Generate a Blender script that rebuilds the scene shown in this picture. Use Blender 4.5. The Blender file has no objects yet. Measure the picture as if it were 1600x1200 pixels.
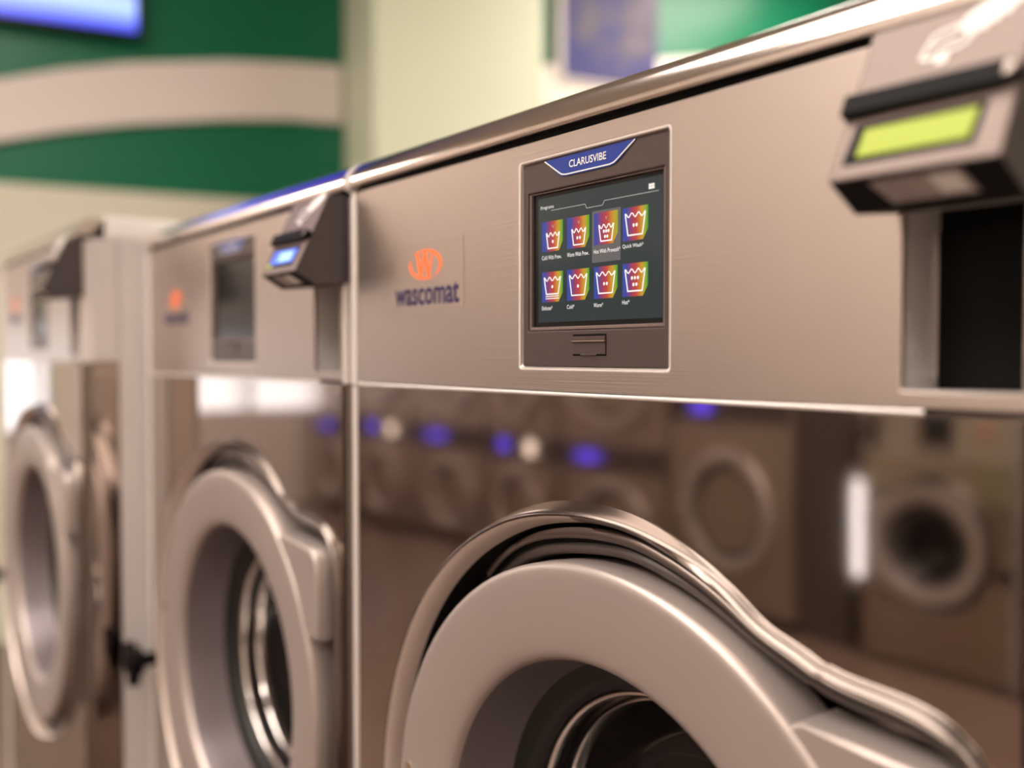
import bpy, bmesh, math, random
from mathutils import Vector, Matrix
random.seed(4)
C = bpy.data.collections.new('laundromat'); bpy.context.scene.collection.children.link(C)
PI = math.pi
ZB = 0.93            # height of the reference line (the eye level of the photo) above a washer's base

# ------------------------------------------------------------------ materials
MATS = {}
def mat(name, base=(.5, .5, .5), metal=0., rough=.5, emit=None, estr=0., brush=None, wave=None, spec=.5,
        trans=0., ior=1.45, coat=0., noise=None):
    m = bpy.data.materials.new(name); m.use_nodes = True
    nt = m.node_tree; b = nt.nodes['Principled BSDF']
    b.inputs['Base Color'].default_value = (*base, 1)
    b.inputs['Metallic'].default_value = metal
    b.inputs['Roughness'].default_value = rough
    b.inputs['Specular IOR Level'].default_value = spec
    b.inputs['IOR'].default_value = ior
    b.inputs['Transmission Weight'].default_value = trans
    b.inputs['Coat Weight'].default_value = coat
    if emit:
        b.inputs['Emission Color'].default_value = (*emit, 1)
        b.inputs['Emission Strength'].default_value = estr
    tc = nt.nodes.new('ShaderNodeTexCoord')
    if brush:                      # fine brushing along x
        mp = nt.nodes.new('ShaderNodeMapping'); mp.inputs['Scale'].default_value = (6, 6, 900)
        nz = nt.nodes.new('ShaderNodeTexNoise'); nz.inputs['Scale'].default_value = 1; nz.inputs['Detail'].default_value = 3
        nt.links.new(tc.outputs['Object'], mp.inputs['Vector']); nt.links.new(mp.outputs[0], nz.inputs['Vector'])
        bp = nt.nodes.new('ShaderNodeBump'); bp.inputs['Strength'].default_value = brush; bp.inputs['Distance'].default_value = .0004
        nt.links.new(nz.outputs['Fac'], bp.inputs['Height']); nt.links.new(bp.outputs[0], b.inputs['Normal'])
    if wave:                       # soft waviness of thin pressed sheet
        nz = nt.nodes.new('ShaderNodeTexNoise'); nz.inputs['Scale'].default_value = wave[0]; nz.inputs['Detail'].default_value = 0
        nt.links.new(tc.outputs['Object'], nz.inputs['Vector'])
        bp = nt.nodes.new('ShaderNodeBump'); bp.inputs['Strength'].default_value = 1; bp.inputs['Distance'].default_value = wave[1]
        nt.links.new(nz.outputs['Fac'], bp.inputs['Height']); nt.links.new(bp.outputs[0], b.inputs['Normal'])
    if noise:                      # two tone speckle: (scale, colour2)
        nz = nt.nodes.new('ShaderNodeTexNoise'); nz.inputs['Scale'].default_value = noise[0]; nz.inputs['Detail'].default_value = 4
        nt.links.new(tc.outputs['Object'], nz.inputs['Vector'])
        mx = nt.nodes.new('ShaderNodeMix'); mx.data_type = 'RGBA'
        mx.inputs[6].default_value = (*base, 1); mx.inputs[7].default_value = (*noise[1], 1)
        nt.links.new(nz.outputs['Fac'], mx.inputs[0]); nt.links.new(mx.outputs[2], b.inputs['Base Color'])
    MATS[name] = m
    return m

mat('brushed_steel', (.60, .525, .475), 1, .36, brush=.35)
mat('mirror_steel', (.52, .45, .41), 1, .045, wave=(5, .0016))
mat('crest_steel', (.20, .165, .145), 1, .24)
mat('crest_dark', (.20, .165, .145), 1, .2)
mat('ledge_shaded', (.085, .068, .060), .5, .42)  # surround metal darkened: shade on the ledges put into the colour
mat('inner_slope', (.74, .63, .56), .6, .36)  # lighter than the crest: bright room reflection put into the colour
mat('flange_light', (.80, .75, .72), .35, .36)
mat('lid_white', (.88, .85, .82), 0, .4)
mat('satin_steel', (.74, .66, .60), 1, .25)
mat('bright_steel', (.86, .80, .75), 1, .16)
mat('trim_steel', (.80, .73, .68), 1, .13)
mat('side_steel', (.70, .66, .64), .2, .38)
mat('door_silver', (.48, .41, .378), .55, .38, noise=(9, (.45, .382, .35)))
mat('door_funnel', (.20, .165, .17), .35, .34)
mat('surround_metal', (.27, .225, .20), .9, .3)
mat('rubber', (.012, .013, .012), 0, .42)
mat('black', (.005, .0045, .004), 0, .55, spec=.12)
mat('gap_dark', (.06, .045, .038), 0, .6)
mat('bezel_brown', (.085, .062, .056), .25, .36)
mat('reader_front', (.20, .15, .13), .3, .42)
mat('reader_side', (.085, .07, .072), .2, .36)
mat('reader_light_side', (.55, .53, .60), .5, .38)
mat('screen_glass', (.010, .010, .010), 0, .14, spec=.35)
mat('screen_on', (.010, .014, .016), 0, .10, emit=(.028, .050, .055), estr=.45, spec=.6)
mat('badge_blue', (.018, .045, .27), 0, .3)
mat('white_ink', (.85, .83, .80), 0, .4)
mat('screen_white', (.5, .5, .5), 0, .3, emit=(.9, .92, .92), estr=.45)
mat('screen_grey', (.2, .2, .2), 0, .3, emit=(.5, .55, .55), estr=.28)
mat('screen_hl', (.05, .05, .05), 0, .15, emit=(.12, .12, .13), estr=.5)
mat('orange_ink_glow', (.95, .16, .03), 0, .4, emit=(1, .17, .03), estr=.22)  # printed ink with a slight glow added to its colour
mat('navy_ink', (.030, .020, .085), 0, .45)
mat('sticker', (.58, .495, .44), .95, .40)
mat('label_grey', (.42, .36, .34), 0, .5, noise=(120, (.25, .21, .20)))
mat('lcd_green', (.03, .04, 0), 0, .4, emit=(.60, .66, .0), estr=.78)
mat('lcd_blue', (.02, .03, .2), 0, .4, emit=(.10, .20, .95), estr=1.1)
mat('lcd_cyan', (.1, .2, .3), 0, .4, emit=(.45, .68, .95), estr=1.0)
mat('lcd_violet', (.02, .01, .2), 0, .4, emit=(.12, .06, .95), estr=2.2)
mat('lamp_white', (.5, .5, .5), 0, .4, emit=(1, .82, .68), estr=3)
mat('glass', (.16, .14, .135), 0, .03, trans=.92, ior=1.35)
mat('drum_steel', (.6, .5, .45), 1, .25)
mat('bolt', (.7, .6, .5), 1, .25)
mat('wall_green', (.0, .155, .070), 0, .32)
mat('wall_cream', (.74, .71, .57), 0, .6)
mat('wall_pale', (.80, .84, .63), 0, .5)
mat('wall_plain', (.76, .68, .61), 0, .7)
mat('wall_dark', (.16, .12, .10), 0, .7)
mat('band_white', (.82, .74, .68), 0, .5)
mat('wall_blush', (.78, .70, .64), 0, .6)
mat('ceiling_tile', (.45, .40, .34), 0, .9)
mat('floor_tile', (.13, .085, .065), 0, .22, noise=(4, (.17, .115, .09)))
mat('plinth', (.14, .11, .10), 0, .7, noise=(8, (.18, .14, .12)))
mat('lamp_panel', (.9, .9, .9), 0, .5, emit=(1.0, .90, .825), estr=13.5)
mat('lamp_panel_soft', (.9, .9, .9), 0, .5, emit=(1.0, .90, .825), estr=6)
mat('lamp_frame', (.7, .68, .65), 0, .5)
mat('pane_glow', (.8, .8, .8), 0, .4, emit=(.93, .95, 1.0), estr=1.5)
mat('slit_daylight', (.8, .8, .8), 0, .4, emit=(.95, .95, 1.0), estr=3.5)
mat('window_frame', (.55, .52, .5), .3, .5)
mat('tv_black', (.008, .008, .010), 0, .3)
mat('opp_steel', (.42, .34, .29), .9, .42)
mat('opp_dark', (.10, .075, .065), .3, .5)

def ramp_mat(name, axis_out, stops, lo, hi, strength, rough=.3):
    """emissive picture material, a colour ramp along one object axis between lo and hi"""
    m = bpy.data.materials.new(name); m.use_nodes = True; nt = m.node_tree; b = nt.nodes['Principled BSDF']
    tc = nt.nodes.new('ShaderNodeTexCoord'); sp = nt.nodes.new('ShaderNodeSeparateXYZ')
    mr = nt.nodes.new('ShaderNodeMapRange'); mr.inputs[1].default_value = lo; mr.inputs[2].default_value = hi
    cr = nt.nodes.new('ShaderNodeValToRGB')
    nt.links.new(tc.outputs['Generated'], sp.inputs[0]); nt.links.new(sp.outputs[axis_out], mr.inputs[0])
    nt.links.new(mr.outputs[0], cr.inputs[0])
    e = cr.color_ramp.elements
    e[0].position = stops[0][0]; e[0].color = (*stops[0][1], 1)
    e[1].position = stops[-1][0]; e[1].color = (*stops[-1][1], 1)
    for p, c in stops[1:-1]:
        n = e.new(p); n.color = (*c, 1)
    b.inputs['Base Color'].default_value = (.01, .01, .01, 1)
    b.inputs['Roughness'].default_value = rough
    nt.links.new(cr.outputs[0], b.inputs['Emission Color']); b.inputs['Emission Strength'].default_value = strength
    MATS[name] = m
ramp_mat('rainbow', 0, [(0, (.02, .07, .50)), (.17, (.03, .06, .42)), (.36, (.42, .03, .12)), (.55, (.70, .05, .03)),
                        (.76, (.80, .40, .01)), (.88, (.45, .50, .01)), (1, (.02, .42, .03))], 0, 1, .62)
ramp_mat('tv_picture', 2, [(0, (.05, .05, .75)), (.06, (.18, .25, 1.)), (.13, (.40, .55, 1.)), (.22, (.10, .10, .85)),
                           (.40, (.02, .02, .35)), (1, (.03, .03, .5))], 0, 1, 1.6)
def poster_mat():
    m = bpy.data.materials.new('poster_picture'); m.use_nodes = True; nt = m.node_tree; b = nt.nodes['Principled BSDF']
    tc = nt.nodes.new('ShaderNodeTexCoord'); nz = nt.nodes.new('ShaderNodeTexNoise'); nz.inputs['Scale'].default_value = 2.3
    cr = nt.nodes.new('ShaderNodeValToRGB'); e = cr.color_ramp.elements
    e[0].position = .36; e[0].color = (.015, .015, .17, 1); e[1].position = .66; e[1].color = (.20, .16, .24, 1)
    n = e.new(.46); n.color = (.035, .03, .15, 1); n = e.new(.55); n.color = (.10, .08, .11, 1)
    nt.links.new(tc.outputs['Object'], nz.inputs['Vector']); nt.links.new(nz.outputs['Fac'], cr.inputs[0])
    nt.links.new(cr.outputs[0], b.inputs['Base Color']); b.inputs['Roughness'].default_value = .6
    MATS['poster_picture'] = m
poster_mat()

# ------------------------------------------------------------------ mesh builder
class MB:
    def __init__(s): s.v = []; s.f = []; s.m = []; s.mats = []
    def mi(s, mn):
        if mn not in s.mats: s.mats.append(mn)
        return s.mats.index(mn)
    def add(s, verts, faces, mn):
        o = len(s.v); s.v += [tuple(v) for v in verts]; k = s.mi(mn)
        for f in faces: s.f.append(tuple(i + o for i in f)); s.m.append(k)
    def box(s, x0, x1, y0, y1, z0, z1, mn):
        v = [(x, y, z) for x in (x0, x1) for y in (y0, y1) for z in (z0, z1)]
        s.add(v, [(0, 1, 3, 2), (4, 6, 7, 5), (0, 4, 5, 1), (2, 3, 7, 6), (0, 2, 6, 4), (1, 5, 7, 3)], mn)
    def prism(s, pts, frame, h0, h1, mn):
        """polygon pts (a,b) extruded between heights h0,h1; frame(a,b,h)->xyz"""
        n = len(pts); v = [frame(a, b, h0) for a, b in pts] + [frame(a, b, h1) for a, b in pts]
        f = [tuple(range(n)), tuple(range(2 * n - 1, n - 1, -1))]
        f += [(i, (i + 1) % n, n + (i + 1) % n, n + i) for i in range(n)]
        s.add(v, f, mn)
    def grid(s, rows, mn, closed=True):
        n = len(rows[0]); o = len(s.v); k = s.mi(mn)
        for r in rows: s.v += [tuple(p) for p in r]
        for j in range(len(rows) - 1):
            for i in range(n if closed else n - 1):
                a = o + j * n + i; b = o + j * n + (i + 1) % n
                s.f.append((a, b, b + n, a + n)); s.m.append(k)
    def stroke(s, path, w, frame, h0, h1, mn, closed=False):
        """flat ribbon of width w along a 2D path"""
        n = len(path); P = [Vector(p) for p in path]; L = []; R = []
        for i in range(n):
            a = P[i - 1] if (i > 0 or closed) else P[i]; b = P[(i + 1) % n] if (i < n - 1 or closed) else P[i]
            d1 = (P[i] - a); d2 = (b - P[i])
            d1 = d1.normalized() if d1.length > 1e-9 else d2.normalized()
            d2 = d2.normalized() if d2.length > 1e-9 else d1
            t = (d1 + d2).normalized() if (d1 + d2).length > 1e-6 else d1
            nn = Vector((-t.y, t.x)); k = min(2.0, 1 / max(.35, nn.dot(Vector((-d1.y, d1.x)))))
            L.append(P[i] + nn * w / 2 * k); R.append(P[i] - nn * w / 2 * k)
        m = n if closed else n - 1
        for i in range(m):
            j = (i + 1) % n
            s.prism([tuple(L[i]), tuple(L[j]), tuple(R[j]), tuple(R[i])], frame, h0, h1, mn)
    def mesh(s, name, dz=ZB, smooth=False, angle=35, recalc=True):
        me = bpy.data.meshes.new(name); me.from_pydata([(x, y, z + dz) for x, y, z in s.v], [], s.f)
        for mn in s.mats: me.materials.append(MATS[mn])
        me.polygons.foreach_set('material_index', s.m)
        if recalc:
            bm = bmesh.new(); bm.from_mesh(me); bmesh.ops.recalc_face_normals(bm, faces=bm.faces); bm.to_mesh(me); bm.free()
        if smooth:
            me.polygons.foreach_set('use_smooth', [True] * len(me.polygons))
            me.set_sharp_from_angle(angle=math.radians(angle))
        me.update(); return me

def link(name, me, parent=None, bevel=0, seg=2):
    o = bpy.data.objects.new(name, me); C.objects.link(o)
    if parent: o.parent = parent
    if bevel:
        b = o.modifiers.new('bevel', 'BEVEL'); b.width = bevel; b.segments = seg; b.limit_method = 'ANGLE'
        b.angle_limit = math.radians(40); b.harden_normals = False
    return o
def thing(name, label, cat, loc=(0, 0, 0), rz=0, group=None):
    o = bpy.data.objects.new(name, None); C.objects.link(o); o.location = loc; o.rotation_euler = (0, 0, rz)
    o.empty_display_size = .1; o['label'] = label; o['category'] = cat
    if group: o['group'] = group
    return o
def tag(o, label, cat, group=None):
    o['label'] = label; o['category'] = cat
    if group: o['group'] = group
    return o
def struct(name, me):
    o = link(name, me); o['kind'] = 'structure'; return o

def F(e0=0.):                       # frame on a washer front: a=u, b=z, h = how far it stands out
    return lambda a, b, h: (a, -(e0 + h), b)

def plate(mb, xs, zs, holes, e0, e1, mn):
    """plate in the x-z plane from depth e0 (back) to e1 (front), grid cells listed in holes left out"""
    xs = sorted(xs); zs = sorted(zs); idx = {}
    def V(i, j, e):
        k = (i, j, e)
        if k not in idx: idx[k] = len(mb.v); mb.v.append((xs[i], -e, zs[j]))
        return idx[k]
    full = {}
    for i in range(len(xs) - 1):
        for j in range(len(zs) - 1):
            cx = (xs[i] + xs[i + 1]) / 2; cz = (zs[j] + zs[j + 1]) / 2
            full[i, j] = not any(a < cx < b and c < cz < d for a, b, c, d in holes)
    k = mb.mi(mn)
    def face(*q): mb.f.append(q); mb.m.append(k)
    for (i, j), on in full.items():
        if not on: continue
        for e in (e0, e1): face(V(i, j, e), V(i + 1, j, e), V(i + 1, j + 1, e), V(i, j + 1, e))
        for di, dj, p, q in ((-1, 0, (i, j), (i, j + 1)), (1, 0, (i + 1, j), (i + 1, j + 1)), (0, -1, (i, j), (i + 1, j)), (0, 1, (i, j + 1), (i + 1, j + 1))):
            if not full.get((i + di, j + dj), False):
                face(V(*p, e0), V(*q, e0), V(*q, e1), V(*p, e1))

def text_mesh(body, x0, x1, z0, z1, e, mn, bold=0., depth=.0003):
    """lettering stretched to a given box (lower left x0,z0), standing on a washer front"""
    cu = bpy.data.curves.new('lettering', 'FONT'); cu.body = body; cu.size = 1; cu.offset = bold; cu.resolution_u = 3
    o = bpy.data.objects.new('lettering', cu); bpy.context.scene.collection.objects.link(o)
    dg = bpy.context.evaluated_depsgraph_get(); dg.update()
    me = bpy.data.meshes.new_from_object(o.evaluated_get(dg)); bpy.data.objects.remove(o); bpy.data.curves.remove(cu)
    xs = [v.co.x for v in me.vertices]; ys = [v.co.y for v in me.vertices]
    sx = (x1 - x0) / (max(xs) - min(xs)); sz = (z1 - z0) / (max(ys) - min(ys))
    mb = MB(); n = len(me.vertices)
    V = [(x0 + (v.co.x - min(xs)) * sx, -e - depth, z0 + (v.co.y - min(ys)) * sz) for v in me.vertices]
    mb.add(V, [tuple(p.vertices) for p in me.polygons], mn)
    bpy.data.meshes.remove(me)
    return mb
def merge(a, b):
    o = len(a.v); a.v += b.v
    for f, k in zip(b.f, b.m): a.f.append(tuple(i + o for i in f)); a.m.append(a.mi(b.mats[k]))

# ------------------------------------------------------------------ washer geometry
DU, DZ = .370, -.388                # door axis
CACHE = {}
def cached(key, fn):
    if key not in CACHE: CACHE[key] = fn()
    return CACHE[key]

def polar_from(ctrl, angs):
    """closed outline through control points (rel. to the door axis), sampled by angle"""
    P = [Vector(c) for c in ctrl]; n = len(P); dense = []
    for i in range(n):
        p0, p1, p2, p3 = P[i - 1], P[i], P[(i + 1) % n], P[(i + 2) % n]
        for k in range(12):
            t = k / 12
            dense.append(.5 * ((2 * p1) + (p2 - p0) * t + (2 * p0 - 5 * p1 + 4 * p2 - p3) * t * t + (3 * p1 - p0 - 3 * p2 + p3) * t ** 3))
    pol = sorted((math.atan2(p.y, p.x) % (2 * PI), p.length) for p in dense)
    pol = [(pol[-1][0] - 2 * PI, pol[-1][1])] + pol + [(pol[0][0] + 2 * PI, pol[0][1])]
    out = []; j = 0
    for a in angs:
        while pol[j + 1][0] < a: j += 1
        (a0, r0), (a1, r1) = pol[j], pol[j + 1]
        out.append(r0 + (r1 - r0) * (a - a0) / max(1e-9, a1 - a0))
    return out
def pc(deg, r): return (r * math.cos(math.radians(deg)), r * math.sin(math.radians(deg)))
UL, UR, ZT, ZL = .011, .6365, -.0290, -.80
corners = [(UR - DU, ZT - DZ), (UL - DU, ZT - DZ), (UL - DU, ZL - DZ), (UR - DU, ZL - DZ)]
ANG = sorted(set([i * 2 * PI / 420 for i in range(420)] + [math.atan2(b, a) % (2 * PI) for a, b in corners]))
O_CTRL = [(.2645, 0), (.2645, .09), (.2640, .165), (.2570, .190), (.2450, .207), (.2300, .2165), (.205, .2195), (.180, .2205), (.163, .2230),
          (.1505, .2300), pc(61, .2675), pc(66, .271), pc(72, .2755), pc(79, .2795), pc(86, .284), pc(96, .288), pc(108, .290), pc(122, .290),
          pc(136, .2885), pc(150, .286), pc(165, .284), pc(180, .2825), pc(200, .2825), pc(225, .285), pc(250, .287), pc(275, .287), pc(300, .281), pc(320, .273), pc(340, .2655)]
I_CTRL = [(.2535, 0), (.2535, .09), (.2530, .165), (.2490, .188), (.2370, .1985), (.220, .2015), (.195, .2030), (.172, .2045), (.1570, .2090),
          pc(57, .2560), pc(63, .2515), pc(70, .2515), pc(80, .2515), pc(90, .2515), pc(110, .2515), pc(130, .2515), pc(150, .2515), pc(170, .2515),
          pc(190, .2515), pc(210, .2515), pc(230, .2515), pc(250, .2515), pc(270, .2515), pc(290, .2515), pc(310, .2515), pc(330, .2515), pc(347, .2518)]
RO = polar_from(O_CTRL, ANG); RI = polar_from(I_CTRL, ANG)
def smooth(R, k=4, n=3):
    for _ in range(n): R = [sum(R[(i + j) % len(R)] for j in range(-k, k + 1)) / (2 * k + 1) for i in range(len(R))]
    return R
RO = smooth(RO, 2, 3); RI = smooth(RI, 2, 3)
def bump(a, lo, hi, soft):
    d = math.degrees(a)
    up = min(1, max(0, (d - lo) / soft)); dn = min(1, max(0, (hi - d) / soft)); k = min(up, dn)
    return k * k * (3 - 2 * k)
PROF = [(0, 0), (.0012, .004), (.0028, .0105), (.0045, .0165), (.0060, .0196), (.0072, .0206), (.0082, .0202), (.0092, .0188), (.0105, .0150), (.0118, .0090), (.0130, .0030),
        (.0136, -.004), (.0146, -.008), (.0156, -.004), (.0160, .0005), (.0170, .0022), (.0200, .0028), (.0235, .0030), (.0245, .0020), (.0250, -.0025), (.0275, -.0030), (.0285, -.0008),
        (.0295, .0008), (.0330, .0012), (.0345, .0004), (.0352, -.003), (.0360, -.015)]
PROF_R = [(0, 0), (.0010, .0003), (.0022, .0012), (.0034, .0022), (.0044, .0029), (.0052, .0030), (.0058, .0016), (.0064, .0020), (.0078, .0038), (.0112, .0060), (.0124, .0061),
          (.0132, .0046), (.0138, .0020), (.0144, .0005), (.0152, .0008), (.0162, .0030), (.0180, .0042), (.0210, .0042), (.0235, .0042), (.0250, .0042), (.0265, .0042),
          (.0280, .0042), (.0300, .0042), (.0320, .0042), (.0342, .0030), (.0352, -.002), (.0360, -.018)]
assert len(PROF) == len(PROF_R)
def gright(a):
    d = (math.degrees(a) + 60) % 360          # right-hand side: about -60 .. 70 degrees
    k = 1 - min(1, max(0, (d - 124) / 40)) if d < 200 else min(1, max(0, (d - 330) / 25))
    return k * k * (3 - 2 * k)
def loop(row):
    out = []; t, e = PROF[row][0] / .036, PROF[row][1]
    for a, ro, ri in zip(ANG, RO, RI):
        w = t * .036; ee = e
        if .0072 < w < .016: t2 = (w + (w - .0072) * .55 * bump(a, 80, 200, 45)) / .036
        else: t2 = t
        if w > .0155: t2 = (max(w, .0155 + .005 * bump(a, 80, 200, 45)) if w < .02 else w) / .036; ee = e - .022 * bump(a, 104, 262, 34)
        g = gright(a); t2 = t2 * (1 - g) + PROF_R[row][0] / .036 * g; ee = ee * (1 - g) + PROF_R[row][1] * g
        r = ro + (ri - ro) * t2; out.append((DU + r * math.cos(a), -ee, DZ + r * math.sin(a)))
    return out
def m_surround():
    mb = MB(); rows = [loop(i) for i in range(len(PROF))]
    # the pressed outer slope and crest are mirror finish, the ledges inside are satin; groove shade is painted black
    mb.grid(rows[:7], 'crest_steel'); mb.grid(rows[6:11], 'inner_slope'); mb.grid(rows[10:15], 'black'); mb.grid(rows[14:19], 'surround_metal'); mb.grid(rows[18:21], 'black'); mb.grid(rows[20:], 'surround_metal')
    RW = list(range(0, 6)) + list(range(6, 10)) + list(range(10, 14)) + list(range(14, 18)) + list(range(18, 20)) + list(range(20, 26))
    kb = mb.mi('black'); ks = mb.mi('surround_metal'); n = len(ANG)
    for q, fc in enumerate(mb.f):
        d = math.degrees(ANG[q % n]); row = RW[q // n]
        if mb.m[q] == ks and 128 < d < 262: mb.m[q] = kb  # occluded ledges on the hinge side: shade painted black
        if d < 95 or d > 305:
            if 6 <= row < 10: mb.m[q] = mb.mi('surround_metal')  # right half darker, without the painted reflection
        if mb.m[q] == ks and row >= 17 and (d < 128 or d > 262): mb.m[q] = mb.mi('ledge_shaded')  # inner ledges get the colour with shade painted in
    me = mb.mesh('door_surround', smooth=True, angle=60, recalc=False)
    return me
def m_front():
    mb = MB(); rows = []
    def edge(a):
        c, s = math.cos(a), math.sin(a); k = 9
        if c > 1e-9: k = min(k, (UR - DU) / c)
        if c < -1e-9: k = min(k, (UL - DU) / c)
        if s > 1e-9: k = min(k, (ZT - DZ) / s)
        if s < -1e-9: k = min(k, (ZL - DZ) / s)
        return k
    for t, in [(0,), (.01,), (.03,), (.07,), (.14,), (.25,), (.4,), (.6,), (.8,), (1,)]:
        row = []
        for a, ro in zip(ANG, RO):
            R = edge(a); w = (R - ro) * t; r = ro + w
            e = 0
            row.append((DU + r * math.cos(a), -e, DZ + r * math.sin(a)))
        rows.append(row)
    rows.append([(x, .05, z) for x, y, z in rows[-1]])          # folded sides of the sheet
    mb.grid(rows, 'mirror_steel')
    mb.box(UL, UR, 0, .05, -.90, ZL - .003, 'mirror_steel')       # kick plate below
    return mb.mesh('front_panel', smooth=True, angle=30, recalc=False)
def lathe(mb, prof, mn, n=160, cx=DU, cz=DZ, arc=None):
    rows = []
    for r, e in prof:
        rows.append([(cx + r * math.cos(2 * PI * i / n), -e, cz + r * math.sin(2 * PI * i / n)) for i in range(n)])
    mb.grid(rows, mn)
def m_ring():
    mb = MB()
    lathe(mb, [(.2470, -.016), (.2482, .004), (.2482, .0165), (.2478, .0188), (.2468, .0206), (.2452, .0217), (.2430, .0222), (.239, .0223), (.232, .0221), (.215, .0213), (.198, .0198),
               (.188, .0184), (.1835, .0168), (.1808, .0140), (.1795, .010)], 'door_silver', 200)
    return mb.mesh('door_ring', smooth=True, angle=50, recalc=False)
def m_funnel():
    mb = MB(); lathe(mb, [(.1795, .010), (.1785, .006), (.176, -.010), (.171, -.034), (.1695, -.040)], 'door_funnel', 120)
    return mb.mesh('door_funnel', smooth=True, angle=50, recalc=False)
def m_gasket():
    mb = MB(); lathe(mb, [(.1695, -.040), (.166, -.0415), (.158, -.0425), (.150, -.045), (.147, -.050), (.1465, -.058), (.1485, -.066), (.1465, -.070), (.143, -.071)], 'rubber', 120)
    return mb.mesh('rubber_gasket', smooth=True, angle=60, recalc=False)
def m_clamp():
    mb = MB(); lathe(mb, [(.1462, -.0560), (.1445, -.0535), (.1425, -.0535), (.1410, -.056), (.1405, -.060)], 'bright_steel', 120)
    lathe(mb, [(.1385, -.075), (.1370, -.0725), (.1345, -.0725), (.1325, -.076), (.1320, -.085)], 'bright_steel', 120)
    return mb.mesh('clamp_ring', smooth=True, angle=60, recalc=False)
def m_glass():
    mb = MB(); prof = [(.1405, -.062), (.136, -.080), (.128, -.105), (.116, -.128), (.100, -.143), (.075, -.152), (.04, -.156), (.0008, -.157)]
    lathe(mb, prof, 'glass', 96); lathe(mb, [(r * .97, e - .005) for r, e in prof], 'glass', 96)
    return mb.mesh('door_glass', smooth=True, angle=60, recalc=False)
def m_drum():
    mb = MB(); lathe(mb, [(.168, -.10), (.176, -.115), (.215, -.125), (.235, -.14), (.235, -.48), (.22, -.50), (.001, -.505)], 'drum_steel', 96)
    for k in range(3):                                            # lifting paddles
        a = 2 * PI * k / 3 + .5; ux, uz = math.cos(a), math.sin(a); tx, tz = -uz, ux
        v = []
        for e in (-.16, -.47):
            for r, w in ((.236, .035), (.185, .012), (.185, -.012), (.236, -.035)):
                v.append((DU + ux * r + tx * w, -e, DZ + uz * r + tz * w))
        mb.add(v, [(0, 1, 2, 3), (7, 6, 5, 4), (0, 4, 5, 1), (1, 5, 6, 2), (2, 6, 7, 3)], 'drum_steel')
    for rr in range(4):                                           # perforations on the back
        for k in range(10 + rr * 8):
            a = 2 * PI * k / (10 + rr * 8); r = .05 + rr * .045
            c = (DU + r * math.cos(a), DZ + r * math.sin(a)); q = []
            for j in range(6): q.append((c[0] + .006 * math.cos(j * PI / 3), .5035, c[1] + .006 * math.sin(j * PI / 3)))
            mb.add(q, [tuple(range(6))], 'black')
    return mb.mesh('drum', smooth=True, angle=50, recalc=False)
def rounded(x0, x1, z0, z1, r, seg=6, keep=(1, 1, 1, 1)):
    """rounded rectangle outline; keep flags corners (right-bottom, right-top, left-top, left-bottom)"""
    out = []
    for k, (cx, cz, a0) in enumerate(((x1 - r, z0 + r, -90), (x1 - r, z1 - r, 0), (x0 + r, z1 - r, 90), (x0 + r, z0 + r, 180))):
        if not keep[k]:
            out.append((x1 if k < 2 else x0, z0 if k in (0, 3) else z1)); continue
        for i in range(seg + 1):
            a = math.radians(a0 + 90 * i / seg); out.append((cx + r * math.cos(a), cz + r * math.sin(a)))
    return out
def m_handle():
    mb = MB()
    # grip block tangent to the ring: slopes slightly down to the right
    pts = []
    for a in range(24, 54, 3): pts.append((DU + .2462 * math.cos(math.radians(a)), DZ + .2462 * math.sin(math.radians(a))))
    pts = [(p[0], p[1]) for p in pts]
    top = [(DU + .162, DZ + .1955), (DU + .200, DZ + .1935), (DU + .228, DZ + .1915), (DU + .2400, DZ + .1880), (DU + .2470, DZ + .180), (DU + .2495, DZ + .165)]
    right = [(DU + .2500, DZ + .12), (DU + .2500, DZ + .100)]
    poly = pts[::1] + top + right
    # order: start at the lower left on the ring, follow the ring up, then over the top, down the right side
    poly = [p for p in pts] + top + right
    n = len(poly)
    cx = sum(p[0] for p in poly) / n; cz = sum(p[1] for p in poly) / n
    def inset(p, d):
        v = Vector((p[0] - cx, p[1] - cz)); return (p[0] - v.x / v.length * d, p[1] - v.y / v.length * d)
    rows = []
    for d, e in ((0, -.014), (0, .0165), (.0005, .0185), (.0015, .0197), (.003, .0202)):
        rows.append([(a, -e, b) for a, b in (inset(p, d) for p in poly)])
    mb.grid(rows, 'door_silver'); mb.add(rows[-1], [tuple(range(n))], 'door_silver')
    return mb.mesh('door_handle', smooth=True, angle=45)
def m_hinge():
    mb = MB()
    # black hinge knob at the left edge, low beside the door
    x, z = .037, -.455
    for r, e0, e1 in ((.010, -.01, .028), (.021, .026, .046)):
        n = 20
        mb.prism([(x + r * math.cos(2 * PI * i / n), z + r * math.sin(2 * PI * i / n)) for i in range(n)], F(), e0, e1, 'black')
    for a in (25, 145, 265):
        c, s = math.cos(math.radians(a)), math.sin(math.radians(a))
        mb.prism([(x + c * .016 - s * .007, z + s * .016 + c * .007), (x + c * .036 - s * .005, z + s * .036 + c * .005),
                  (x + c * .036 + s * .005, z + s * .036 - c * .005), (x + c * .016 + s * .007, z + s * .016 - c * .007)], F(), .028, .044, 'black')
    return mb.mesh('hinge_knob')
def m_ringbolt():
    mb = MB(); x, z = .1405, -.352; n = 18
    mb.prism([(x + .0055 * math.cos(2 * PI * i / n), z + .0055 * math.sin(2 * PI * i / n)) for i in range(n)], F(), .015, .0225, 'bolt')
    mb.prism([(x + (.0078 if i % 2 else .0068) * math.cos(2 * PI * i / 24), z + (.0078 if i % 2 else .0068) * math.sin(2 * PI * i / 24)) for i in range(24)], F(), .015, .0205, 'bolt')
    return mb.mesh('door_bolt')

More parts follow.
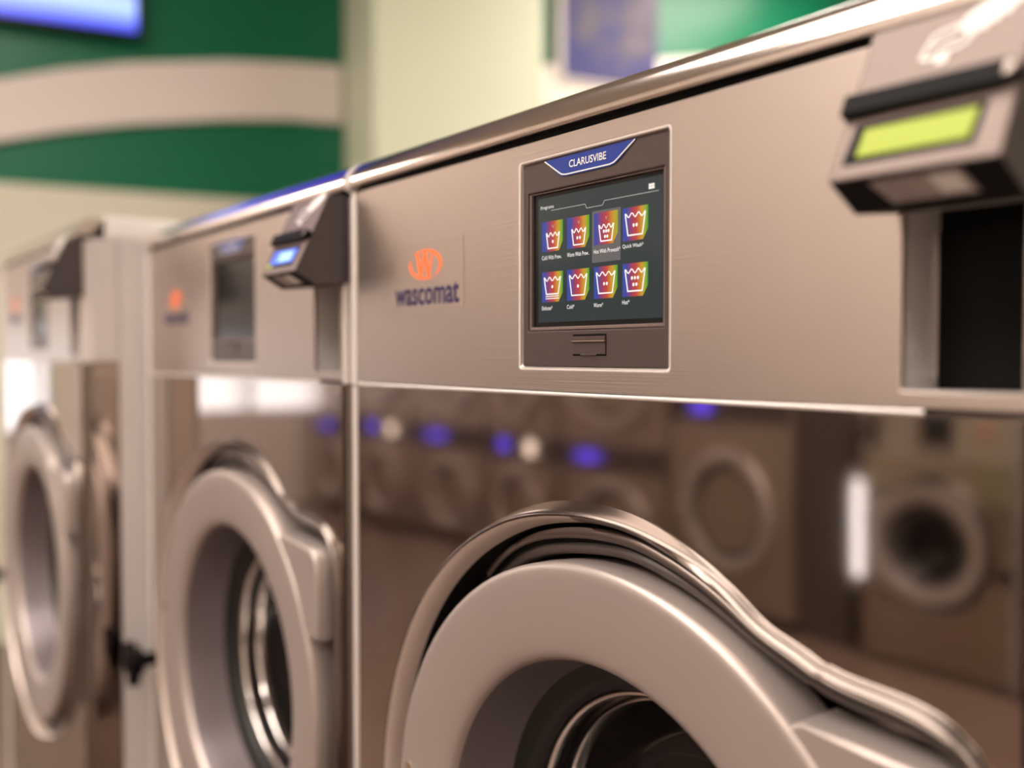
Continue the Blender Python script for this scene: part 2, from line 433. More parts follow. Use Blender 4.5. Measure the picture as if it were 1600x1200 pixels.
BX0, BX1, BZ0, BZ1 = .2680, .4187, -.0093, .1403        # display opening
RX0, RX1, RZ0, RZ1 = .5755, .6348, -.0178, .0735        # payment recess
PZ0, PZ1 = -.0262, .1556
def m_panel():
    mb = MB(); plate(mb, [.011, BX0, BX1, RX0, RX1, .6365], [PZ0, RZ0, BZ0, RZ1, BZ1, PZ1], [(BX0, BX1, BZ0, BZ1), (RX0, RX1, RZ0, RZ1)], -.004, 0, 'brushed_steel')
    me = mb.mesh('control_panel'); return me
def m_housing():
    mb = MB()                         # closed box behind the control panel (side flanges seen from beside)
    plate(mb, [.0125, BX0 - .004, BX1 + .004, RX0 - .0, RX1 + .0, .635], [PZ0 + .001, RZ0, BZ0 - .004, RZ1, BZ1 + .004, PZ1 + .001], [(BX0 - .004, BX1 + .004, BZ0 - .004, BZ1 + .004), (RX0, RX1, RZ0, RZ1)], -.05, -.0042, 'side_steel')
    return mb.mesh('control_housing')
def m_recess():
    mb = MB(); D = -.036
    x0, x1, z0, z1 = RX0 - .0008, RX1 + .0005, RZ0 - .0005, RZ1 + .0005
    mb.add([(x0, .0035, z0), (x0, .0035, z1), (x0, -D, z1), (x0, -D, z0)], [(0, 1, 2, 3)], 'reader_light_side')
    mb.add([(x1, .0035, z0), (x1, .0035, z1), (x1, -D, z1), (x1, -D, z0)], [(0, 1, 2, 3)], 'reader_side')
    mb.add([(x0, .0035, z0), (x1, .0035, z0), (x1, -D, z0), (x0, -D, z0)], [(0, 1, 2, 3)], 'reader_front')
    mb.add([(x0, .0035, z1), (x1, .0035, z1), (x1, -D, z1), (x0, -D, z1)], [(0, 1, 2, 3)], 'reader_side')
    mb.add([(x0, -D, z0), (x1, -D, z0), (x1, -D, z1), (x0, -D, z1)], [(0, 1, 2, 3)], 'black')
    return mb.mesh('payment_recess', recalc=False)
def m_plate():
    mb = MB(); mb.box(RX0 + .0015, RX1 - .002, .0325, .0355, RZ0 + .0005, RZ1 - .010, 'black')
    mb.box(RX0 + .0005, RX0 + .0015, .0315, .0355, RZ0 + .006, RZ1 - .012, 'bright_steel')
    return mb.mesh('coin_plate')
def m_trim():
    """rolled top edge above the control panel"""
    mb = MB(); prof = [(-.010, .1602), (.0035, .1603), (.0052, .1610), (.0056, .1632)]
    R = .0225
    for i in range(1, 15):
        a = i / 14 * PI / 2; prof.append((.0056 - R + R * math.cos(a), .1632 + R * math.sin(a)))
    prof += [(-.035, .1853)]
    rows = [[(x, -e, z) for x in (.0035, .6525)] for e, z in prof]
    mb.grid(rows, 'trim_steel', closed=False)
    mb.add([(.0035, -e, z) for e, z in prof], [tuple(range(len(prof)))], 'trim_steel')
    mb.add([(.6525, -e, z) for e, z in prof], [tuple(range(len(prof) - 1, -1, -1))], 'trim_steel')
    return mb.mesh('top_trim', smooth=True, angle=40)
def m_joint():
    mb = MB(); prof = [(-.010, .1550), (.0048, .1565), (.0068, .1600)]; R = .0245
    for i in range(0, 13):
        a = i / 12 * PI / 2; prof.append((.0074 - R + R * math.cos(a), .1620 + R * math.sin(a)))
    prof += [(-.035, .1866), (-.035, .155)]
    mb.prism(prof, lambda a, b, h: (h, -a, b), -.0, .0060, 'flange_light')
    return mb.mesh('trim_joint', smooth=True, angle=40)
def m_lid():
    mb = MB(); mb.box(.002, .652, .034, .74, .157, .190, 'lid_white'); return mb.mesh('top_lid')
def m_cabinet():
    mb = MB(); mb.box(.004, .020, .052, .74, -.92, .156, 'side_steel'); mb.box(.637, .6535, .052, .74, -.92, .156, 'side_steel')
    mb.box(.020, .637, .70, .74, -.92, .156, 'side_steel'); mb.box(.020, .637, .052, .70, .14, .156, 'side_steel'); mb.box(.020, .637, .052, .70, -.92, -.89, 'side_steel'); mb.box(.03, .62, .06, .70, -.93, -.915, 'black')
    # seam strip on the side
    return mb.mesh('cabinet')
def m_gap():
    mb = MB(); mb.box(.0090, .0115, .006, .052, -.90, .156, 'gap_dark'); mb.box(.6370, .6390, .006, .052, -.90, .156, 'gap_dark')
    mb.box(.011, .637, .003, .052, .1550, .1601, 'black'); mb.box(.012, .636, .006, .05, -.0290, -.0262, 'gap_dark')
    mb.box(.645, .6535, .012, .05, -.0265, .156, 'side_steel'); mb.box(.645, .6535, .012, .05, -.90, -.028, 'mirror_steel')
    return mb.mesh('seam')
def m_post():
    mb = MB()
    for x0, x1, z0, z1 in ((.0005, .0085, -.029, .1555), (.0015, .0090, -.90, -.0305)):
        n = 8; prof = [(x0, .05)] + [((x0 + x1) / 2 - (x1 - x0) / 2 * math.cos(PI * i / n), .002 - .0045 * math.sin(PI * i / n)) for i in range(n + 1)] + [(x1, .05)]
        mb.prism(prof, lambda a, b, h: (a, b, h), z0, z1, 'flange_light')
    return mb.mesh('corner_post', smooth=True, angle=50)
def m_post_r():
    mb = MB(); x0, x1 = .6395, .6450; n = 8
    prof = [(x0, .05)] + [((x0 + x1) / 2 - (x1 - x0) / 2 * math.cos(PI * i / n), .002 - .003 * math.sin(PI * i / n)) for i in range(n + 1)] + [(x1, .05)]
    mb.prism(prof, lambda a, b, h: (a, b, h), -.029, .1540, 'flange_light')
    mb.prism([(x + .0, y + .004) for x, y in prof], lambda a, b, h: (a, b, h), -.90, -.0305, 'surround_metal')
    return mb.mesh('corner_post', smooth=True, angle=50)
def m_lip():
    mb = MB(); n = 8; r = .0017
    prof = [(-.0283 + r * math.sin(PI * i / n - PI / 2) * .9, .0006 - r * math.cos(PI * i / n - PI / 2)) for i in range(n + 1)]
    mb.prism([(b, a) for a, b in prof], lambda a, b, h: (h, a, b), .0115, .588, 'flange_light')
    return mb.mesh('panel_lip', smooth=True, angle=60)

def m_rim():
    mb = MB(); rows = []
    for d, e in ((.0022, .0001), (.0016, .0003), (.0008, -.0001), (.0001, -.0010), (-.0003, -.0030)):
        rows.append([(a, -e, b) for a, b in rounded(BX0 - d, BX1 + d, BZ0 - d, BZ1 + d, .003, 5)])
    mb.grid(rows, 'flange_light'); return mb.mesh('opening_rim', smooth=True, angle=60)
# --- display -------------------------------------------------------
def m_bezel():
    mb = MB(); e = -.0016
    plate(mb, [BX0 + .0006, .2748, .4132, BX1 - .0006], [BZ0 + .0006, .0172, .1182, BZ1 - .0006], [(.2748, .4132, .0172, .1182)], -.010, e, 'bezel_brown')
    return mb.mesh('display_bezel')
def m_lip_display():                         # the lighter formed edge around the opening and the inner frame
    mb = MB()
    plate(mb, [.2752, .2772, .4115, .4129], [.0176, .0200, .1170, .1179], [(.2772, .4115, .0200, .1170)], -.0060, -.0028, 'reader_front')
    return mb.mesh('inner_frame')
def m_screen(on):
    def fn():
        mb = MB(); mb.box(.2765, .4120, .0052, .0085, .0195, .1175, 'screen_glass')
        if on: mb.box(.2830, .4090, .0050, .0053, .0235, .1140, 'screen_on')
        return mb.mesh('screen')
    return fn
def m_badge():
    mb = MB(); e = -.0016
    P = [(.2948, .1394), (.3885, .1394), (.3745, .1275), (.3690, .1262), (.3160, .1250), (.3105, .1258)]
    P = [(.2948, .1394), (.3885, .1394), (.3735, .1290), (.3690, .1265), (.3640, .1256), (.3190, .1256), (.3140, .1262), (.3100, .1285)]
    mb.prism(P, F(e), 0, .0007, 'badge_blue')
    W = [(.2952, .1392), (.3112, .1292), (.3145, .1274), (.3190, .1268), (.3640, .1268), (.3682, .1276), (.3722, .1298), (.3878, .1392)]
    mb.stroke(W, .00085, F(e), .0007, .0009, 'white_ink')
    t = text_mesh('CLARUSVIBE', .3225, .3606, .1308, .1360, e + .0007, 'white_ink', bold=.012)
    merge(mb, t); return mb.mesh('badge', recalc=False)
def m_tab():
    mb = MB(); e = -.0016; x0, x1 = .3258, .3606
    mb.box(x0, x1, -e - .0002, -e + .001, -.0010, .0143, 'black')
    mb.box(x0 + .0008, x1 - .0006, -e - .0014, -e, .0098, .0126, 'bezel_brown')
    mb.box(x0 + .0003, x1 - .0003, -e - .0022, -e, .0086, .0098, 'reader_front')
    mb.box(x0 + .0004, x1 - .0006, -e - .0009, -e, .0002, .0087, 'bezel_brown')
    mb.box(x0 + .009, x1 - .009, -e - .0012, -e, -.0008, .0006, 'bezel_brown')
    return mb.mesh('release_tab')
def m_header():
    mb = MB(); f = F(-.00505)
    mb.stroke([(.2979, .1043), (.3349, .1043), (.3363, .1014), (.3526, .1014), (.3545, .1043), (.4053, .1043)], .00045, f, .0001, .0003, 'screen_grey')
    merge(mb, text_mesh('Programs', .2861, .3008, .1052, .1082, -.0049, 'screen_white'))
    for i in range(2):
        for j in range(2): mb.prism([(.3966 + i * .0026, .1062 + j * .0018), (.3988 + i * .0026, .1062 + j * .0018), (.3988 + i * .0026, .1077 + j * .0018), (.3966 + i * .0026, .1077 + j * .0018)], f, .0001, .0004, 'screen_white')
    return mb.mesh('screen_header', recalc=False)
def m_icon(col, row):
    def fn():
        mb = MB(); x0 = .2876 + .0283 * col; z1 = .0966 if row == 0 else .0600; w, h = .0235, .0218; z0 = z1 - h; f = F(-.00500)
        if (col, row) == (2, 0):
            mb.prism([(x0 - .0022, z0 - .0118), (x0 + w + .0026, z0 - .0118), (x0 + w + .0026, z1 + .0016), (x0 - .0022, z1 + .0016)], f, 0, .00008, 'screen_hl')
        mb2 = MB()
        mb2.prism([(x0, z0), (x0 + w * .80, z0), (x0 + w, z0 + h * .32), (x0 + w, z1), (x0, z1)], f, .0001, .00025, 'rainbow')
        merge(mb, mb2)
        small = row == 0 and col < 3
        if small: tx0, tx1, tz0, tz1 = x0 + .0050, x0 + w * .84, z0 + .0022, z1 - .0085
        else: tx0, tx1, tz0, tz1 = x0 + .0025, x0 + w * .90, z0 + .0035, z1 - .0040
        if (col, row) == (0, 1): tz0 += .0022
        W = tx1 - tx0; tub = [(tx0, tz1)]
        n = 16
        wave = [(tx0 + W * i / n, tz1 - .0012 + .0014 * math.cos(i / n * 3 * 2 * PI)) for i in range(n + 1)]
        mb.stroke(wave, .00075, f, .0003, .0005, 'screen_white')
        mb.stroke([(tx0, tz1), (tx0 + W * .14, tz0), (tx1 - W * .14, tz0), (tx1, tz1)], .0009, f, .0003, .0005, 'screen_white')
        dots = {(0, 0): 1, (1, 0): 2, (2, 0): 5, (3, 0): 2, (0, 1): 1, (1, 1): 1, (2, 1): 2, (3, 1): 5}[(col, row)]
        cx = (tx0 + tx1) / 2; cz = (tz0 + tz1) / 2 - .0008; s = .0024
        pos = {1: [(0, 0)], 2: [(-.5, 0), (.5, 0)], 5: [(-1, .6), (0, .6), (1, .6), (-.5, -.6), (.5, -.6)]}[dots]
        if dots == 5 and small: s = .0020
        for a, b in pos:
            c = (cx + a * s * 1.15, cz + b * s * 1.5); q = .0008
            mb.prism([(c[0] + 1.15 * q * math.cos(k * PI / 4), c[1] + 1.5 * q * math.sin(k * PI / 4)) for k in range(8)], f, .0003, .0005, 'screen_white')
        if small: mb.stroke([(cx - .001, z1 - .0030), (cx, z1 - .0048), (cx + .001, z1 - .0030)], .0004, f, .0003, .0004, 'screen_grey')
        if (col, row) == (0, 1):
            for k in (1, 2): mb.stroke([(tx0 + W * .1, tz0 - .0016 * k), (tx1 - W * .1, tz0 - .0016 * k)], .0006, f, .0003, .0005, 'screen_white')
        txt, wd = {(0, 0): ('Cold With Prew..', .0225), (1, 0): ('Warm With Prew..', .0235), (2, 0): ('Hot With Prewash*', .0262), (3, 0): ('Quick Wash*', .0195),
                   (0, 1): ('Delicate*', .0120), (1, 1): ('Cold*', .0080), (2, 1): ('Warm*', .0095), (3, 1): ('Hot*', .0068)}[(col, row)]
        zt = z0 - .0058 + (.0008 if col == 3 else 0)
        merge(mb, text_mesh(txt, x0, x0 + wd, zt, zt + .0030, -.0049, 'screen_white'))
        return mb.mesh('program_icon', recalc=False)
    return fn
def m_sticker():
    mb = MB(); mb.prism([(.0815, .0378), (.1925, .0378), (.1925, .0965), (.0815, .0965)], F(0), .0001, .0004, 'sticker')
    return mb.mesh('logo_sticker')
def m_emblem():
    """orange oval with a W and the maker's word below"""
    mb = MB(); cx, cz, rx, rz = .1343, .0772, .0262, .0128; f = F(.0004)
    def arc(a0, a1, w0, w1, n=26):
        L = []; 
        for i in range(n + 1):
            t = i / n; a = math.radians(a0 + (a1 - a0) * t); w = w0 + (w1 - w0) * math.sin(t * PI)
            L.append((cx + (rx - w * 2) * math.cos(a), cz + (rz - w) * math.sin(a), cx + rx * math.cos(a), cz + rz * math.sin(a)))
        for p, q in zip(L, L[1:]):
            mb.prism([(p[0], p[1]), (q[0], q[1]), (q[2], q[3]), (p[2], p[3])], f, 0, .0002, 'orange_ink_glow')
    arc(158, 318 - 20, .0008, .0024); arc(-52, 132, .0008, .0024)
    w = .0050
    for (x0, zt), (x1, zb) in (((-.0128, 1), (-.0068, -1)), ((-.0008, 1), (-.0068, -1)), ((-.0008, 1), (.0056, -1)), ((.0120, 1), (.0056, -1))):
        zt = cz + rz * .86; zb = cz - rz * .86; ww = w if x1 > x0 else w * .55
        mb.prism([(cx + x0 - ww / 2, zt), (cx + x0 + ww / 2, zt), (cx + x1 + ww / 2, zb), (cx + x1 - ww / 2, zb)], f, 0, .0002, 'orange_ink_glow')
    merge(mb, text_mesh('wascomat', .0834, .1863, .0425, .0608, .0004, 'navy_ink', bold=.018))
    return mb.mesh('logo_lettering', recalc=False)

# --- card reader ---------------------------------------------------
A0 = Vector((.020, .1535)); B0 = Vector((.0555, .0785)); SD = (B0 - A0).normalized(); SN = Vector((-SD.y, SD.x))
RU0, RU1 = .5710, .6500
def slope(a, s, h):                  # a = x, s = distance down the sloped face, h = height above it
    p = A0 + SD * s + SN * h; return (a, -p.x, p.y)
def m_reader():
    mb = MB(); prof = [(-.003, .1545), (.0185, .1545), (.0205, .1530), (.0555, .0790), (.0335, .0660), (-.003, .0700)]
    n = len(prof)
    v = [(RU0, -e, z) for e, z in prof] + [(RU1, -e, z) for e, z in prof]
    mb.add(v, [], 'reader_front')
    o = 0
    def fc(idx, mn): mb.f.append(tuple(idx)); mb.m.append(mb.mi(mn))
    for i in range(n):
        j = (i + 1) % n
        fc((i, j, n + j, n + i), 'black' if i in (3, 4) else 'reader_front')
    fc(range(n - 1, -1, -1), 'reader_front'); fc(range(n, 2 * n), 'reader_side')
    return mb.mesh('card_reader')
def m_slot():
    mb = MB(); u0, u1 = RU0 - .0005, RU1 + .0012
    mb.prism([(u0, .0385), (u1 - .006, .0385), (u1 - .002, .0400), (u1, .0440), (u1 - .002, .0480), (u1 - .006, .0495), (u0, .0495)], slope, -.002, .0055, 'black')
    mb.prism([(u1 - .006, .0400), (u1 - .002, .0412), (u1 - .0008, .0440), (u1 - .002, .0468), (u1 - .006, .0480)], slope, .005, .0062, 'surround_metal')
    return mb.mesh('card_slot')
def m_lcd(kind):
    def fn():
        mb = MB()
        mb.prism([(.5785, .0535), (.6395, .0535), (.6375, .0750), (.5760, .0750)], slope, -.001, .0004, 'black')
        c = {'green': 'lcd_green', 'blue': 'lcd_blue', 'off': 'screen_glass'}[kind]
        mb.prism([(.5835, .0568), (.6360, .0568), (.6345, .0712), (.5825, .0712)], slope, .0004, .0007, c)
        if kind == 'blue':
            mb.prism([(.600, .0590), (.629, .0590), (.628, .0695), (.599, .0695)], slope, .0007, .0008, 'lcd_cyan')
            mb.prism([(.5765, .0712), (.589, .0712), (.5885, .0745), (.5763, .0745)], slope, .0004, .0008, 'lcd_green')
        return mb.mesh('reader_display')
    return fn
def m_handicon():
    mb = MB()
    def T(pts):                      # icon space: x right, y up -> slope coordinates
        return [(.6005 + x * .042, .0290 - y * .0270) for x, y in pts]
    card = [(.02, .22), (.10, .60), (.16, .66), (.50, .78), (.56, .74), (.50, .36), (.44, .30), (.10, .16)]
    mb.stroke(T(card), .0016, slope, .0001, .0004, 'white_ink', closed=True)
    mb.stroke(T([(.12, .40), (.40, .50)]), .0014, slope, .0001, .0004, 'white_ink')
    hand = [(.36, .62), (.42, .86), (.56, 1.02), (.78, 1.16), (1.02, 1.24), (1.06, .98), (.94, .84), (.88, .70), (.82, .72), (.78, .60), (.72, .62), (.67, .50), (.61, .53), (.55, .42), (.48, .48), (.46, .58)]
    mb.prism(T(hand), slope, .0001, .0004, 'white_ink')
    mb.prism(T([(.14, .22), (.22, .02), (.32, .04), (.34, .26)]), slope, .0001, .0004, 'white_ink')
    return mb.mesh('hand_and_card_icon')
def m_rlabel():
    mb = MB(); P = Vector((.0555, .0790)); Q = Vector((.0335, .0660)); d = (Q - P).normalized(); nn = Vector((-d.y, d.x)); 
    if nn.y > 0: nn = -nn
    fr = lambda a, s, h: (a, -(P + d * s + nn * h).x, (P + d * s + nn * h).y)
    mb.prism([(.590, .004), (.632, .004), (.634, .020), (.594, .020)], fr, .0001, .0005, 'label_grey')
    mb.prism([(.617, .0055), (.630, .0055), (.6315, .0175), (.619, .0175)], fr, .0005, .0007, 'white_ink')
    return mb.mesh('reader_label')

WASH = []
def make_washer(label, loc, rz=0, on=False, lcd='off', group='washing machines of the row'):
    t = thing('washing_machine', label, 'washing machine', loc, rz, group); WASH.append(t)
    P = lambda n, fn, par=t, bev=0, seg=2, key=None: link(n, cached(key or fn.__name__, fn), par, bev, seg)
    P('cabinet', m_cabinet, bev=.002); P('top_lid', m_lid, bev=.003); P('top_trim', m_trim); P('trim_joint', m_joint)
    P('seam', m_gap); P('corner_post', m_post); P('corner_post', m_post_r)
    P('front_panel', m_front); P('panel_lip', m_lip)
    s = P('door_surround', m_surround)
    P('control_housing', m_housing)
    cp = P('control_panel', m_panel, bev=.0011, seg=3); P('opening_rim', m_rim, cp)
    st = P('logo_sticker', m_sticker); P('logo_lettering', m_emblem, st)['label'] = 'orange oval W emblem over dark blue lettering'
    d = P('door', m_ring, key='door_ring'); P('door_funnel', m_funnel, d); P('rubber_gasket', m_gasket, d); P('clamp_ring', m_clamp, d)
    P('door_glass', m_glass, d); P('door_handle', m_handle, d); P('door_bolt', m_ringbolt, d)
    P('hinge_knob', m_hinge, bev=.001)
    P('drum', m_drum)
    b = P('display', m_bezel, bev=.0010, key='display_bezel'); P('inner_frame', m_lip_display, b, .0006)
    P('screen', m_screen(on), b, key='screen%d' % on); P('badge', m_badge, b)['label'] = 'blue badge with white lettering'; P('release_tab', m_tab, b, .0004)
    if on:
        P('screen_header', m_header, b)
        for row in (0, 1):
            for col in range(4): P('program_icon', m_icon(col, row), b, key='icon%d%d' % (col, row))
    r = P('payment_recess', m_recess); P('coin_plate', m_plate, r)
    r = P('card_reader', m_reader, bev=.0012); P('card_slot', m_slot, r, .0006); P('reader_display', m_lcd(lcd), r, key='lcd' + lcd)
    P('hand_and_card_icon', m_handicon, r); P('reader_label', m_rlabel, r)
    return t

L1, L2, YF = -.838, -1.498, .4393
make_washer('stainless washing machine with its colour program screen lit, nearest and largest', (L1, YF, 1.30 - ZB), 0, True, 'green', 'stainless washing machines on the raised base')
make_washer('stainless washing machine with dark screen and blue card reader, left of the lit one', (L2, YF, 1.30 - ZB), 0, False, 'blue', 'stainless washing machines on the raised base')
make_washer('stainless washing machine that stands further forward, farthest left in the row', (L2 - .672, YF - .088, 1.317 - ZB), 0, False, 'off', 'stainless washing machines on the raised base')
# across the aisle, seen as reflections in the polished fronts
YO = -2.86
for lab, cx in (('washing machine across the aisle beside the bright gap, seen mirrored at right', -2.06),
                ('washing machine across the aisle, second to the right of the bright gap', -1.38),
                ('washing machine across the aisle, third to the right of the bright gap', -.70)):
    make_washer(lab, (cx + .33, YO, 0), PI, False, 'off', 'washing machines across the aisle')

# ------------------------------------------------------------------ tall machines across the aisle
def round_door(par, cx, cz, R):
    mb = MB(); lathe(mb, [(R, -.004), (R, .022), (R * .985, .030), (R * .95, .034), (R * .80, .032), (R * .76, .026), (R * .74, 0)], 'door_silver', 72, cx, cz)
    d = link('door', mb.mesh('door', dz=0, smooth=True, angle=50, recalc=False), par)
    mb = MB(); lathe(mb, [(R * .74, .004), (R * .66, .002), (R * .64, -.01), (R * .5, -.04), (R * .2, -.06), (.001, -.062)], 'black', 60, cx, cz)
    link('door_glass', mb.mesh('door_glass', dz=0, smooth=True, angle=60, recalc=False), d)
    mb = MB(); mb.box(cx + R * .82, cx + R * 1.04, -.05, -.004, cz - .05, cz + .05, 'satin_steel')
    link('door_handle', mb.mesh('door_handle', dz=0), d, .004)
def tall_unit(name, label, cat, cx, w, h, doors, strip, group, light=True):
    t = thing(name, label, cat, (cx + w / 2, YO, 0), PI, group)
    mb = MB(); mb.box(0, w, 0, .8, .05, h, 'opp_steel'); mb.box(.03, w - .03, .04, .78, 0, .05, 'black')
    link('cabinet', mb.mesh('cabinet', dz=0), t, .004)
    for z, R in doors: round_door(t, w / 2, z, R)
    mb = MB(); mb.box(.015, w - .015, -.012, 0, strip[0], strip[1], 'opp_dark')
    s = link('control_strip', mb.mesh('control_strip', dz=0), t, .003)
    zc = (strip[0] + strip[1]) / 2
    mb = MB(); mb.box(w * .62, w * .80, -.016, -.012, zc - .03, zc + .03, 'lcd_violet'); link('display', mb.mesh('display', dz=0), s, .002)
    if light:
        mb = MB(); n = 20
        mb.prism([(w * .30 + .045 * math.cos(2 * PI * i / n), zc + .045 * math.sin(2 * PI * i / n)) for i in range(n)], F(), .012, .020, 'lamp_white')
        link('round_lamp', mb.mesh('round_lamp', dz=0), s)
    return t
tall_unit('large_washing_machine', 'big single-door washing machine across the aisle between bright gap and stacked dryers', 'washing machine', -3.16, .86, 1.25, [(.53, .32)], (.98, 1.12), 'large machines across the aisle', False)
for k, (lab, cx) in enumerate((('stacked dryer across the aisle next to the big single-door washing machine', -4.02), ('stacked dryer across the aisle, second of five from the big washing machine', -4.86),
                               ('stacked dryer across the aisle, third of five from the big washing machine', -5.70),
                               ('stacked dryer across the aisle, fourth of five from the big washing machine', -6.54), ('stacked dryer across the aisle, farthest from the big washing machine', -7.38))):
    tall_unit('stacked_dryer', lab, 'dryer', cx, .80, 1.85, [(.345, .255), (1.18, .30)], (.655, .80), 'stacked dryers across the aisle', k % 2 == 1)

# ------------------------------------------------------------------ the room
H = 3.9
def sbox(name, x0, x1, y0, y1, z0, z1, mn):
    mb = MB(); mb.box(x0, x1, y0, y1, z0, z1, mn); return struct(name, mb.mesh(name, dz=0))
sbox('floor', -8.2, 3.2, -3.95, 7.2, -.1, 0, 'floor_tile')
sbox('ceiling', -8.2, 3.2, -3.95, 7.2, H, H + .1, 'ceiling_tile')
sbox('wall_right', 3.0, 3.15, -3.9, 7.0, 0, H, 'wall_plain')
sbox('wall_back', -8.2, 3.15, 6.9, 7.05, 0, H, 'wall_pale')
sbox('wall_front', -8.2, 3.15, -3.95, -3.8, 0, H, 'wall_plain')
sbox('wall_alcove', -8.2, -5.04, -.50, -.36, 0, H, 'wall_blush')
# the row's raised base
sbox('trim_1', L2 - .012, 1.3, YF + .05, YF + .80, 0, .37, 'plinth')
sbox('trim_2', L2 - .012 - .675, L2 - .013, YF - .035, YF + .80, 0, .387, 'plinth')
# end wall (turned a little from square), local frame: s along it, n out of it
P0 = Vector((-4.55, 2.32, 0)); TT = Vector((.182, .983, 0)).normalized(); NN = Vector((TT.y, -TT.x, 0))
def WF(s, z, h): p = P0 + TT * s + NN * h; return (p.x, p.y, z)
def wallpoly(pts, h0, h1, mn, name, st=True):
    mb = MB(); mb.prism(pts, WF, h0, h1, mn); me = mb.mesh(name, dz=0)
    return struct(name, me) if st else me
R_ = lambda a, b, c, d: [(a, c), (b, c), (b, d), (a, d)]
wallpoly(R_(-2.80, 4.7, 0, H), -.15, 0, 'wall_green', 'wall_left')
wallpoly(R_(-2.80, 4.7, 0, 2.07), 0, .012, 'wall_cream', 'trim_3')
wallpoly(R_(.02, .93, 0, H), .0125, .50, 'wall_pale', 'wall_pier')
TOP = [(-2.68, 2.08), (-2.3, 2.26), (-1.92, 2.42), (-1.56, 2.52), (-1.3, 2.60), (-1.02, 2.665), (-.58, 2.735), (-.27, 2.765), (.0, 2.785)]
BOT = [(.0, 2.49), (-.27, 2.485), (-.58, 2.45), (-1.02, 2.38), (-1.3, 2.32), (-1.56, 2.25), (-1.92, 2.14), (-2.15, 2.071), (-2.68, 2.071)]
wallpoly(TOP + BOT, 0, .045, 'band_white', 'trim_4')
wallpoly([(.95, 2.60), (4.6, 2.60), (4.6, 3.24), (2.3, 3.15), (1.6, 3.02), (.95, 2.90)], 0, .045, 'band_white', 'trim_5')
# alcove window and end
mbx = MB(); mbx.box(-8.15, -8.0, -3.9, -.4, 0, .80, 'wall_blush'); mbx.box(-8.15, -8.0, -3.9, -.4, 1.5, H, 'wall_blush')
mbx.box(-8.15, -8.0, -3.9, -3.5, .80, 1.5, 'wall_blush'); mbx.box(-8.15, -8.0, -.7, -.4, .80, 1.5, 'wall_blush')
struct('wall_end', mbx.mesh('wall_end', dz=0))
mbx = MB(); mbx.box(-8.12, -8.09, -3.5, -.7, .80, 1.5, 'pane_glow')
for y in (-3.5, -2.3, -1.3, -.74): mbx.box(-8.09, -8.02, y, y + .05, .80, 1.5, 'window_frame')
mbx.box(-8.09, -8.02, -3.5, -.7, .80, .84, 'window_frame'); mbx.box(-8.09, -8.02, -3.5, -.7, 1.46, 1.5, 'window_frame')
struct('window_1', mbx.mesh('window_1', dz=0))
mbx = MB(); mbx.prism(R_(-2.62, -1.98, .95, 1.45), WF, .0125, .02, 'pane_glow')  # added unseen glowing pane, mirrored white in the forward machine's front
for q in (R_(-2.67, -2.62, .90, 1.50), R_(-1.98, -1.93, .90, 1.50), R_(-2.62, -1.98, .90, .95), R_(-2.62, -1.98, 1.45, 1.50), R_(-2.31, -2.28, .95, 1.45)): mbx.prism(q, WF, .0125, .035, 'window_frame')
struct('added_window', mbx.mesh('added_window', dz=0))
# narrow daylight slit behind the gap in the facing row
mbx = MB(); mbx.box(-2.455, -2.398, YO - .10, YO - .08, .34, .77, 'slit_daylight'); mbx.box(-2.47, -2.455, YO - .10, YO - .06, .28, .82, 'window_frame'); mbx.box(-2.398, -2.393, YO - .10, YO - .06, .28, .82, 'window_frame')
mbx.box(-2.73, -2.47, YO - .8, YO - .05, 0, 1.12, 'opp_dark')
struct('window_2', mbx.mesh('window_2', dz=0))

# television
t = thing('television', 'wall television showing a bright blue picture, upper left', 'television', WF(-1.76, 2.765, .05), math.atan2(TT.y, TT.x), None)
def tvbox(name, s0, s1, h0, h1, z0, z1, mn, par, bev=.004):
    mb = MB(); mb.box(s0, s1, -h1, -h0, z0, z1, mn); return link(name, mb.mesh(name, dz=0), par, bev)
tvbox('frame', -.82, .79, 0, .06, 0, .92, 'tv_black', t)
tvbox('screen', -.80, .765, .060, .064, .025, .895, 'tv_picture', t, 0)
tvbox('wall_mount', -.2, .2, -.05, 0, .3, .6, 'tv_black', t)
# poster
po = thing('poster', 'blue and purple poster high on the wall right of the pale pier', 'poster', WF(1.62, 2.87, .047), math.atan2(TT.y, TT.x))
tvbox('poster_board', -.36, .33, 0, .02, 0, .93, 'band_white', po)
tvbox('picture', -.325, .325, .0205, .0235, .02, .91, 'poster_picture', po, 0)

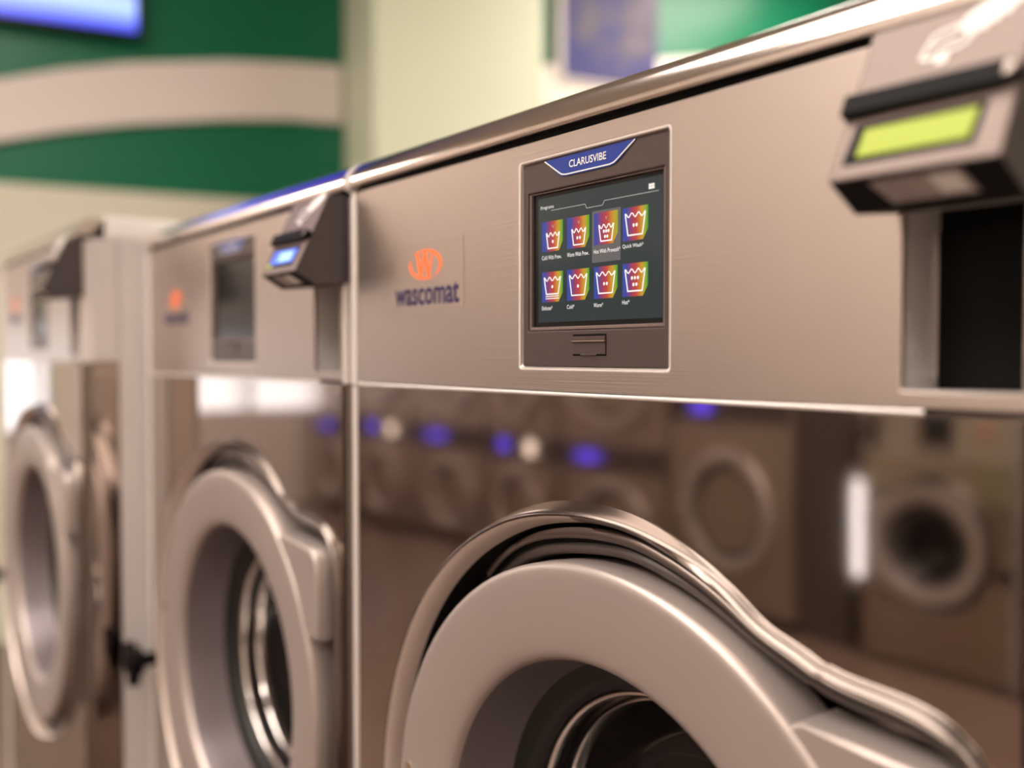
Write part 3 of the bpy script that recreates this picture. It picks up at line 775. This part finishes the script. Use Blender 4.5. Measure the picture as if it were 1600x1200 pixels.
# ceiling lamps
def troffer(x, y, lx, ly, lab, lm='lamp_panel'):
    t = thing('ceiling_light', lab, 'ceiling light', (x, y, H - .06), 0, 'ceiling light panels')
    mb = MB()
    mb.box(-lx / 2 - .04, lx / 2 + .04, -ly / 2 - .04, -ly / 2, 0, .06, 'lamp_frame'); mb.box(-lx / 2 - .04, lx / 2 + .04, ly / 2, ly / 2 + .04, 0, .06, 'lamp_frame')
    mb.box(-lx / 2 - .04, -lx / 2, -ly / 2, ly / 2, 0, .06, 'lamp_frame'); mb.box(lx / 2, lx / 2 + .04, -ly / 2, ly / 2, 0, .06, 'lamp_frame')
    link('frame', mb.mesh('frame', dz=0), t)
    mb = MB(); mb.box(-lx / 2, lx / 2, -ly / 2, ly / 2, .012, .03, lm); link('diffuser', mb.mesh('diffuser', dz=0), t)
LG = [(-1.25, -.55, 2.6, 1.6, 'wide ceiling light above the front edge of the washing machine row', 'lamp_panel_soft'),
      (-1.2, -2.5, 3.0, 1.0, 'long added ceiling fill light over the far side of the aisle, facing the lit machine'),  # unseen lamp added to brighten the upright machine fronts
      (-7.3, -2.2, 1.4, 1.0, 'ceiling light over the far left end of the aisle, in front of the stacked dryers'),
      (1.9, -1.9, 1.2, .9, 'added ceiling fill light over the aisle at the right end'),  # unseen lamp added for the surfaces that face right
      (-2.3, 4.6, 2.4, 1.6, 'ceiling light behind the row near the pale pier')]
for g in LG: troffer(*g)

# ------------------------------------------------------------------ world, camera
w = bpy.data.worlds.new('world'); bpy.context.scene.world = w; w.use_nodes = True
w.node_tree.nodes['Background'].inputs[0].default_value = (.9, .85, .8, 1); w.node_tree.nodes['Background'].inputs[1].default_value = .0
cam = bpy.data.cameras.new('camera'); co = bpy.data.objects.new('camera', cam); C.objects.link(co)
f = 1500.; cam.sensor_width = 36; cam.sensor_fit = 'HORIZONTAL'; cam.lens = f / 1600 * 36; cam.clip_start = .02
pitch = math.atan(46 / f); phi = math.atan(1135 * math.cos(pitch) / f)
fw = Vector((-math.sin(phi) * 0 - math.sin(PI / 2 - phi) * 0, 0, 0))
fw = Vector((-math.cos(phi) * math.cos(pitch), math.sin(phi) * math.cos(pitch), -math.sin(pitch)))
co.location = (0, 0, 1.30); co.rotation_euler = fw.to_track_quat('-Z', 'Y').to_euler()
cam.dof.use_dof = True; cam.dof.focus_distance = .660; cam.dof.aperture_fstop = 2.2
sc = bpy.context.scene; sc.camera = co
sc.view_settings.view_transform = 'Standard'; sc.view_settings.look = 'None'; sc.view_settings.gamma = 1; sc.view_settings.exposure = .2
sc.cycles.max_bounces = 10; sc.cycles.glossy_bounces = 6; sc.cycles.transmission_bounces = 6
